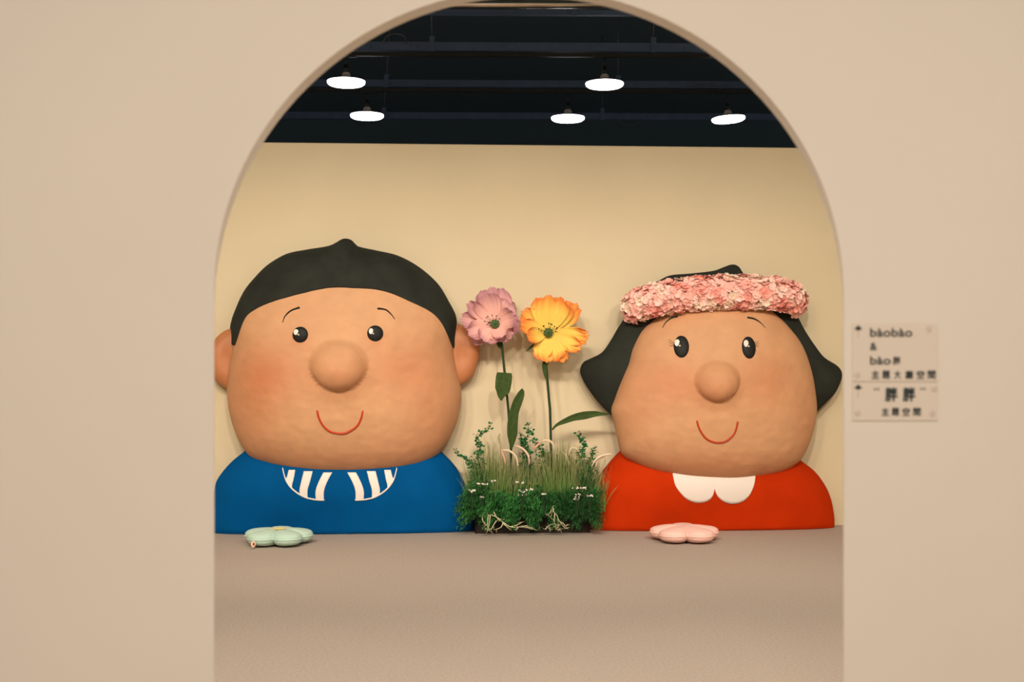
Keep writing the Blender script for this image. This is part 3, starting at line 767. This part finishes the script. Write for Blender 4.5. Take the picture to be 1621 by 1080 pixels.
def fern(px, py, rx, ry, off, n, label, seed, dark=1.0):
    """feathery bush: fine branching sprays"""
    rnd = random.Random(seed); e, pr_ = plant('feathery_fern', px, off, label=label, cat='fern', group='feathery ferns spilling over the planters')
    V = []; Fc = []; cc = []; st = MB()
    base = pr_(px, 815)
    for i in range(n):
        a = rnd.uniform(-.95, math.pi+.95); rr = rnd.uniform(.45, 1)
        tx = px + rx*rr*math.cos(a); ty = py - ry*rr*math.sin(a) + rnd.uniform(0, ry*.25)
        ty = min(ty, 833)
        tip = pr_(tx, ty); tip.y += rnd.uniform(-.12, .04)
        b0 = base + Vector((rnd.uniform(-.5, .5)*rx*.0047, rnd.uniform(-.03, .05), 0))
        ctrl = b0.lerp(tip, .5) + Vector((0, -.03, .06))
        pts = [(b0*(1-t)**2 + ctrl*2*t*(1-t) + tip*t*t) for t in [j/9 for j in range(10)]]
        st.tube(pts[::3]+[pts[-1]], .0012, 3, False)
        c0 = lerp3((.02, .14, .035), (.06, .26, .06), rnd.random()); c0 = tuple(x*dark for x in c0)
        for j in range(3, 10):
            p = pts[j]; t = (pts[j]-pts[j-1]).normalized()
            for s_ in range(7):
                dv = (t*rnd.uniform(.2, 1) + Vector([rnd.gauss(0, .75) for _ in range(3)])).normalized()
                l = rnd.uniform(.012, .032); sd = dv.cross(Vector((rnd.random(), rnd.random(), 1))).normalized()*.0022
                q0 = p; q1 = p+dv*l; n0 = len(V)
                V += [q0-sd, q0+sd, q1+sd*.4, q1-sd*.4]; Fc.append((n0, n0+1, n0+2, n0+3))
                f = rnd.uniform(.7, 1.3); cc += [tuple(x*f for x in c0)]*4
    V = [Vector((v.x, v.y, max(.004, v.z))) for v in V]
    o = mesh_obj('foliage', V, Fc, M['fern'], e, recalc=False, kind='stuff')
    a_ = o.data.color_attributes.new('paint', 'FLOAT_COLOR', 'POINT')
    for i, g in enumerate(cc): a_.data[i].color = (*g, 1)
    st.build('twigs', M['stem'], e, recalc=False, kind='stuff')
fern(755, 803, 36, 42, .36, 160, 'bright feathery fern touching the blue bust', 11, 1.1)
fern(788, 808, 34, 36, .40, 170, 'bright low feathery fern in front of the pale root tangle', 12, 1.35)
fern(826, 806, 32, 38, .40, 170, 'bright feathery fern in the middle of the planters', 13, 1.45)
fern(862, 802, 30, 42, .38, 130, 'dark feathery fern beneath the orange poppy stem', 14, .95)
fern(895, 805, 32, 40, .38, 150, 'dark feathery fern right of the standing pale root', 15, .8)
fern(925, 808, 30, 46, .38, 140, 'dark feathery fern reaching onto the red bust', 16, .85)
fern(757, 775, 28, 48, .30, 60, 'thin tall feathery fern rising behind beside the blue bust', 17, 1.0)
fern(930, 775, 26, 46, .30, 50, 'thin tall feathery fern rising behind beside the red bust', 18, .9)

def sprig(path, off, label, seed, dens=1.0, spread=5.5):
    rnd = random.Random(seed); e, pr_ = plant('leafy_sprig', path[-1][0], off, label=label, cat='plant', group='green leafy sprigs above the grass')
    c = resample(catmull(path, 8), 40); P = [pr_(x, y) for x, y in c]
    b = MB(); b.tube(P, lambda t: .0015+.0015*t, 6); b.build('stem', M['stem'], e)
    V = []; Fc = []
    for i, p in enumerate(P):
        t = i/39
        for _ in range(int((4 + 13*min(1, t*1.6))*dens)):
            sp = spread*.0047*(.35+1.0*min(1, t*1.3))
            q = p + Vector((rnd.gauss(0, sp*.65), rnd.gauss(0, sp*.6), rnd.gauss(0, sp*.5)))
            l = rnd.uniform(.018, .030); w = l*.34; d = Vector([rnd.gauss(0, 1) for _ in range(3)]).normalized(); d.z = abs(d.z)*.6; d.normalize()
            s_ = d.cross(Vector([rnd.gauss(0, 1) for _ in range(3)])).normalized(); n0 = len(V)
            V += [q, q+d*l*.4+s_*w, q+d*l, q+d*l*.4-s_*w, q+d*l*.75+s_*w*.7, q+d*l*.75-s_*w*.7]
            Fc += [(n0, n0+1, n0+4, n0+2), (n0, n0+2, n0+5, n0+3)]
    mesh_obj('foliage', V, Fc, M['sprig'], e, recalc=False, kind='stuff')
sprig([(778,671),(772,682),(762,687),(757,695),(759,712),(758,728),(764,757),(768,800)], .26, 'tall leafy sprig left of the pink poppy stem', 21, .9, 7)
sprig([(721,715),(726,721),(739,727),(750,741),(762,765),(768,800)], .29, 'arching leafy sprig reaching over the blue bust', 22, .75, 5)
sprig([(836,671),(837,680),(840,686),(834,692),(831,705),(834,725),(834,749),(836,800)], .26, 'tall leafy sprig between the two poppies', 23, .9, 8)
sprig([(845,698),(852,705),(857,717),(864,727),(868,745),(866,800)], .25, 'bushy leafy sprig against the orange poppy stem', 24, 1.2, 9)
sprig([(823,688),(826,697),(832,712),(836,740),(838,800)], .24, 'short leafy sprig under the tall middle sprig', 27, .9, 6)
sprig([(916,687),(919,696),(924,703),(921,718),(922,735),(928,760),(926,800)], .26, 'tall leafy sprig near the red bust', 25, 1.0, 8)
sprig([(942,708),(940,720),(936,728),(930,741),(926,770),(926,800)], .25, 'short leafy sprig beside the red bust', 26, .9, 7)

def plume(path, off, label, col, seed, stem_to):
    rnd = random.Random(seed); e, pr_ = plant('foxtail_plume', stem_to[0], off, label=label, cat='plume', group='curved foxtail plumes over the grass')
    c = resample(catmull(path, 8), 30); P = [pr_(x, y) for x, y in c]
    b = MB(); b.tube(P, lambda t: .0075*math.sin(math.pi*(.12+.8*t))+.001, 8); o = b.build('plume_head', M['plume'], e); paint(o, lambda co: col)
    V = []; Fc = []
    for i, p in enumerate(P):
        t = i/29; r = .0075*math.sin(math.pi*(.12+.8*t))
        for _ in range(16):
            d = Vector([rnd.gauss(0, 1) for _ in range(3)]).normalized(); s_ = d.cross(Vector((0, 0, 1))).normalized()*.0005; q0 = p+d*r*.8; q1 = p+d*(r+.007); n0 = len(V)
            V += [q0-s_, q0+s_, q1]; Fc.append((n0, n0+1, n0+2))
    o = mesh_obj('bristles', V, Fc, M['plume'], e, recalc=False, kind='stuff'); paint(o, lambda co: col)
    end = path[-1]; b = MB(); b.tube([pr_(*end), pr_((end[0]+stem_to[0])/2, (end[1]+stem_to[1])/2-3), pr_(*stem_to)], .0015, 5); b.build('stalk', M['grass'], e); paint(e.children[-1], lambda co: (.25, .28, .10))
cr = (.82, .68, .50); pi = (.82, .46, .34)
q6 = lambda *p: [(700+x/5.143, 640+y/5.143) for x, y in p]
plume(q6((478,368),(492,405),(508,450),(514,500)), .36, 'pink straight foxtail plume hanging under the long pink poppy leaf', pi, 31, (800, 790))
plume(q6((488,374),(545,380),(590,415),(612,460),(612,505)), .37, 'cream drooping foxtail plume just left of the poppy leaf base', cr, 32, (818, 790))
plume(q6((598,338),(650,360),(690,400),(707,445),(705,492)), .36, 'pink and cream drooping foxtail plume in the middle', (.84, .60, .46), 33, (836, 790))
plume(q6((742,358),(765,345),(785,325),(805,312)), .34, 'short rosy foxtail plume left of the orange poppy stem', pi, 34, (852, 790))
plume(q6((815,298),(850,294),(885,306),(905,335),(912,365)), .36, 'cream arched foxtail plume crossing the orange poppy stem', cr, 35, (878, 790))
plume(q6((975,385),(995,405),(1015,435),(1035,498)), .34, 'cream slanting foxtail plume in the tall right grass', (.66, .58, .36), 36, (902, 790))
plume(q6((1105,378),(1080,358),(1050,362),(1034,385),(1030,418)), .34, 'cream hooked foxtail plume beside the tall right sprig', cr, 37, (898, 790))
plume(q6((1380,406),(1330,412),(1280,430),(1240,465),(1220,505)), .38, 'long cream foxtail plume arching over the red shoulder', cr, 38, (930, 790))
plume(q6((1330,420),(1295,437),(1265,465),(1248,508)), .36, 'shorter cream foxtail plume under the long arching one', cr, 39, (934, 790))
plume(q6((352,330),(360,360),(364,400),(360,440)), .34, 'straw coloured upright foxtail plume by the tall left sprig', (.60, .52, .30), 40, (775, 790))
plume(q6((470,240),(462,270),(465,300),(470,330)), .30, 'thin straw foxtail plume standing above the left grass', (.45, .40, .22), 41, (795, 790))

def spray(px, py, n, rx, ry, label, seed):
    rnd = random.Random(seed); e, pr_ = plant('white_flower_spray', px, .50, label=label, cat='flower', group='tiny white flower sprays in the ferns')
    b = MB(); fl = MB(); base = pr_(px, py+34)
    for i in range(n):
        x, y = px+rnd.uniform(-rx, rx), py+rnd.uniform(-ry, ry); p = pr_(x, y); b.tube([base, base.lerp(p, .6)+Vector((0, -.01, .01)), p], .0008, 3, False)
        r = rnd.uniform(.004, .0075)
        for a in range(5):
            q = a*2*math.pi/5; d = Vector((math.cos(q), -.25, math.sin(q)))*r; s_ = Vector((-math.sin(q), 0, math.cos(q)))*r*.42
            fl.add([p, p+d*.6+s_, p+d, p+d*.6-s_], [(0, 1, 2, 3)])
    b.build('stalks', M['stem'], e, recalc=False, kind='stuff'); fl.build('blossoms', M['white'], e, smooth=False, recalc=False, kind='stuff')
for i, (x, y, n, rx, ry, l) in enumerate([(325,650,10,45,7,'white flower spray over the left fern, below the tall left sprig'),(245,705,9,25,12,'white flower spray nearest the blue bust'),(405,628,5,28,6,'sparse white flower spray in the left grass'),
      (640,638,7,40,6,'white flower spray high in the middle grass'),(655,715,16,35,28,'dense white flower spray in the centre of the ferns'),(725,690,5,12,10,'small white flower spray right of the dense one'),(828,730,6,16,5,'white flower spray below the orange poppy stem'),
      (1095,680,7,35,9,'white flower spray high in the right grass'),(1152,686,9,16,8,'white and pinkish flower spray near the red bust'),(1100,755,14,26,24,'loose white flower spray in the dark right fern'),(1200,745,9,30,8,'white flower spray touching the red bust'),(320,757,7,22,8,'white flower spray low on the left fern')]):
    spray(700+x/5.143, 640+y/5.143, n, rx/5.143, ry/5.143, l, 50+i)

def root_tangle(paths, off, label, seed):
    rnd = random.Random(seed); e, pr_ = plant('dry_root', 700+paths[0][0][0]/5.143, off, label=label, cat='root', group='pale dry roots at the planter foot')
    for k_, p in enumerate(paths):
        P = [pr_(700+x/5.143, 640+y/5.143) for x, y in p]; P = [Vector((q.x, q.y+rnd.uniform(-.015, .015), max(.005, q.z))) for q in P]
        b = MB(); b.tube([Vector(q) for q in catmull([tuple(q) for q in P], 5)], lambda t: .0042*(1-.6*t), 6); b.build('root_strand', M['root'], e)
    b = MB()
    for _ in range(60):
        p = rnd.choice(paths); q = p[-1] if rnd.random() < .7 else rnd.choice(p); c = pr_(700+q[0]/5.143, 640+q[1]/5.143)
        d = Vector((rnd.gauss(0, .02), rnd.gauss(-.01, .012), rnd.gauss(0, .012))); e_ = c+d; e_.z = max(.004, e_.z); b.tube([c, e_], lambda t: .0018*(1-.7*t), 4)
    b.build('rootlets', M['root'], e, recalc=False, kind='stuff')
root_tangle([[(420,880),(450,930),(500,965),(560,1000),(640,1000),(735,1015)],[(375,900),(370,960),(372,1020)],[(390,900),(385,960),(375,1022)],[(320,900),(335,960),(355,985)],[(440,950),(415,990),(395,1025)],
             [(495,965),(480,1000),(440,1018)],[(490,965),(530,1000),(555,1025)],[(560,1000),(610,985),(655,960)],[(400,900),(440,920),(480,940)],[(620,1000),(600,1022)],[(640,1000),(690,990),(700,1005)]], .50, 'pale sprawling dry root lying on the floor before the brighter ferns', 61)
root_tangle([[(905,830),(905,870),(930,910),(960,960),(1000,1012)],[(900,840),(880,880),(865,900)],[(905,850),(895,890),(885,925)],[(915,890),(910,950),(915,990)],[(840,1020),(870,990),(910,975),(960,985)],
             [(960,960),(985,970),(1000,990)],[(910,880),(940,920),(945,1000),(960,1020)],[(865,1005),(880,1025)],[(910,975),(930,1010)]], .48, 'pale forked dry root standing against the right planter', 62)

# ---------------------------------------------------------------- floor cushions
def cushion(px, Yc, wid, label, mname, rot, lobes=5, th=.115, patch_=False):
    X = (px-CX)/F*Yc; e = empty('flower_cushion', (X, Yc, 0), rot, label=label, cat='cushion', group='flower shaped floor cushions')
    Rr = wid/2; segs = 180; rings = 24
    def rad(a): return Rr*(.70+.30*abs(math.cos(lobes*a/2))**.7)
    V = []; rows = []; Fc = []
    for i in range(rings+1):
        f = math.pi*i/rings; row = []
        for j in range(segs):
            a = 2*math.pi*j/segs; q = abs(math.sin(f))**.8; r = rad(a)*q
            crease = 1-.42*(1-abs(math.cos(lobes*a/2)))**2*q**1.5
            z = th*.5*(1+ (abs(math.cos(f))**.62*(1 if math.cos(f) > 0 else -1))*crease)
            dimp = .012*math.exp(-(r/.05)**2) if patch_ and z > th*.5 else 0
            z += .004*noise.noise(Vector((r*math.cos(a)*9, r*math.sin(a)*9, px))) if z > th*.3 else 0
            row.append(len(V)); V.append((r*math.cos(a), r*math.sin(a), max(.001, z-dimp)))
        rows.append(row)
    for A, B in zip(rows, rows[1:]):
        for j in range(segs): Fc.append((A[j], B[j], B[(j+1) % segs], A[(j+1) % segs]))
    mesh_obj('cushion_cover', V, Fc, M[mname], e)
    b = MB(); n_ = 120; pts = [(rad(2*math.pi*j/n_)*1.0*math.cos(2*math.pi*j/n_), rad(2*math.pi*j/n_)*math.sin(2*math.pi*j/n_), th*.5) for j in range(n_+1)]
    b.tube(pts, .0045, 6, False); b.build('seam', M[mname], e)
    if patch_:
        b = MB(); b.lathe([(0, th-.009), (.03, th-.007), (.05, th-.002), (.058, th-.004)], 32); b.build('centre_patch', M['yellow'], e)
    return e
c1 = cushion(440, 9.02, .50, 'mint green flower shaped cushion with yellow centre on the carpet', 'mint', R(18), patch_=True)
c2 = cushion(1084, 9.18, .515, 'plain pink flower shaped cushion on the carpet', 'pinkplush', R(16))
tg = ellipsoid('label_tag', M['tagm'], c1, (0, 0, 0), (.019, .004, .024), 20, 12)
Mi = (Matrix.Translation(c1.location) @ Matrix.Rotation(c1.rotation_euler.z, 4, 'Z')).inverted()
tg.location = Mi @ at(401, 862, 8.775); tg.rotation_euler.z = R(20)
ellipsoid('tag_print', M['tagd'], tg, (0, -.004, .002), (.008, .002, .011), 14, 8)

# ---------------------------------------------------------------- sign on the front wall
YS = YF-.003
def P2(px, py): p = at(px, py, YS); return p
sg = empty('direction_sign', at(1417, 589, YF), 0, label='clear rectangular direction sign with dark lettering and arrows beside the arch', cat='sign')
def sbox(x0, y0, x1, y1, name, mat_, d0=.0, d1=.003, label=None):
    a = at(x0, y1, YF)-sg.location; b_ = at(x1, y0, YF)-sg.location; b = MB(); b.box((a.x, -d1, a.z), (b_.x, -d0, b_.z)); return b.build(name, M[mat_], sg, smooth=False, label=label)
sbox(1349, 512, 1484, 604, 'upper_panel', 'sign'); sbox(1349, 607, 1484, 666, 'lower_panel', 'sign')
def text(s_, px, py, hpx, wpx=None, bold=.0, name='lettering', align='LEFT'):
    cu = bpy.data.curves.new('lettering', 'FONT'); cu.body = s_; cu.size = 1; cu.align_x = 'LEFT'; cu.fill_mode = 'FRONT'
    tmp = bpy.data.objects.new('tmp', cu); COL.objects.link(tmp)
    dg = bpy.context.evaluated_depsgraph_get(); me = bpy.data.meshes.new_from_object(tmp.evaluated_get(dg)); bpy.data.objects.remove(tmp)
    xs = [v.co.x for v in me.vertices]; ys = [v.co.y for v in me.vertices]
    if not xs: print('EMPTY TEXT', s_); return
    kk = YF/F; sx = wpx*kk/(max(xs)-min(xs)); sy = hpx*kk/(max(ys)-min(ys)); x0, y1 = min(xs), max(ys)
    o_ = at(px, py, YF)-sg.location
    for v in me.vertices: v.co = Vector((o_.x+(v.co.x-x0)*sx, -.0042, o_.z+(v.co.y-y1)*sy))
    V0 = [v.co.copy() for v in me.vertices]; F0 = [tuple(p.vertices) for p in me.polygons]; V_ = []; F_ = []; w = bold*hpx*kk*1.6
    for k_, (a, b_) in enumerate(((0, 0),) if bold == 0 else ((0, 0), (w, 0), (-w, 0), (0, w), (0, -w))):
        n0 = len(V_); V_ += [v+Vector((a, -.00002*k_, b_)) for v in V0]; F_ += [tuple(i+n0 for i in f) for f in F0]
    me = bpy.data.meshes.new('lettering'); me.from_pydata([tuple(v) for v in V_], [], F_)
    me.materials.append(M['signink']); ob = bpy.data.objects.new(name, me); COL.objects.link(ob); ob.parent = sg
    return ob
text('bàobào', 1377, 520, 13, 66, .018)
text('&', 1377, 543, 11.5, 10, .02)
text('bào', 1377, 564.5, 12.5, 32, .018); text('胖', 1413, 565, 12, 11.5, .02)
for ch, x in zip('主題大廳空間', (1379, 1396, 1415, 1432.5, 1450.5, 1468)): text(ch, x, 587, 12.5, 12 if ch != '大' else 10, .016)
text('“', 1383, 614, 4, 8, .0); text('胖', 1401, 614, 21, 18.5, .028); text('胖', 1429, 614, 21, 18.5, .028); text('”', 1456, 614, 4, 8, .0)
for ch, x in zip('主題空間', (1395, 1411, 1428, 1445)): text(ch, x, 646, 12, 11.5, .016)
for y0 in (514, 607.5):
    b = MB(); o_ = lambda x, y: at(x, y, YF)-sg.location
    pts = [(1352, y0+7), (1358, y0+1), (1364, y0+7), (1358, y0+9.5)]
    Vv = [o_(x, y)+Vector((0, -.0045, 0)) for x, y in pts]+[o_(x, y)+Vector((0, -.003, 0)) for x, y in pts]
    b.add(Vv, [(0, 1, 2, 3), (7, 6, 5, 4), (0, 4, 5, 1), (1, 5, 6, 2), (2, 6, 7, 3), (3, 7, 4, 0)]); b.build('arrow_head', M['signink'], sg, smooth=False)
    sbox(1356.9, y0+9, 1358.8, y0+21, 'arrow_shaft', 'signfaint', .003, .004)
for x, y in ((1470, 521), (1356.5, 594), (1478, 616), (1357, 654), (1475, 655)):
    p = at(x, y, YF)-sg.location; ellipsoid('sign_sticker_dot', M['signfaint'], sg, (p.x, -.003, p.z), (.008, .001, .009), 16, 8)
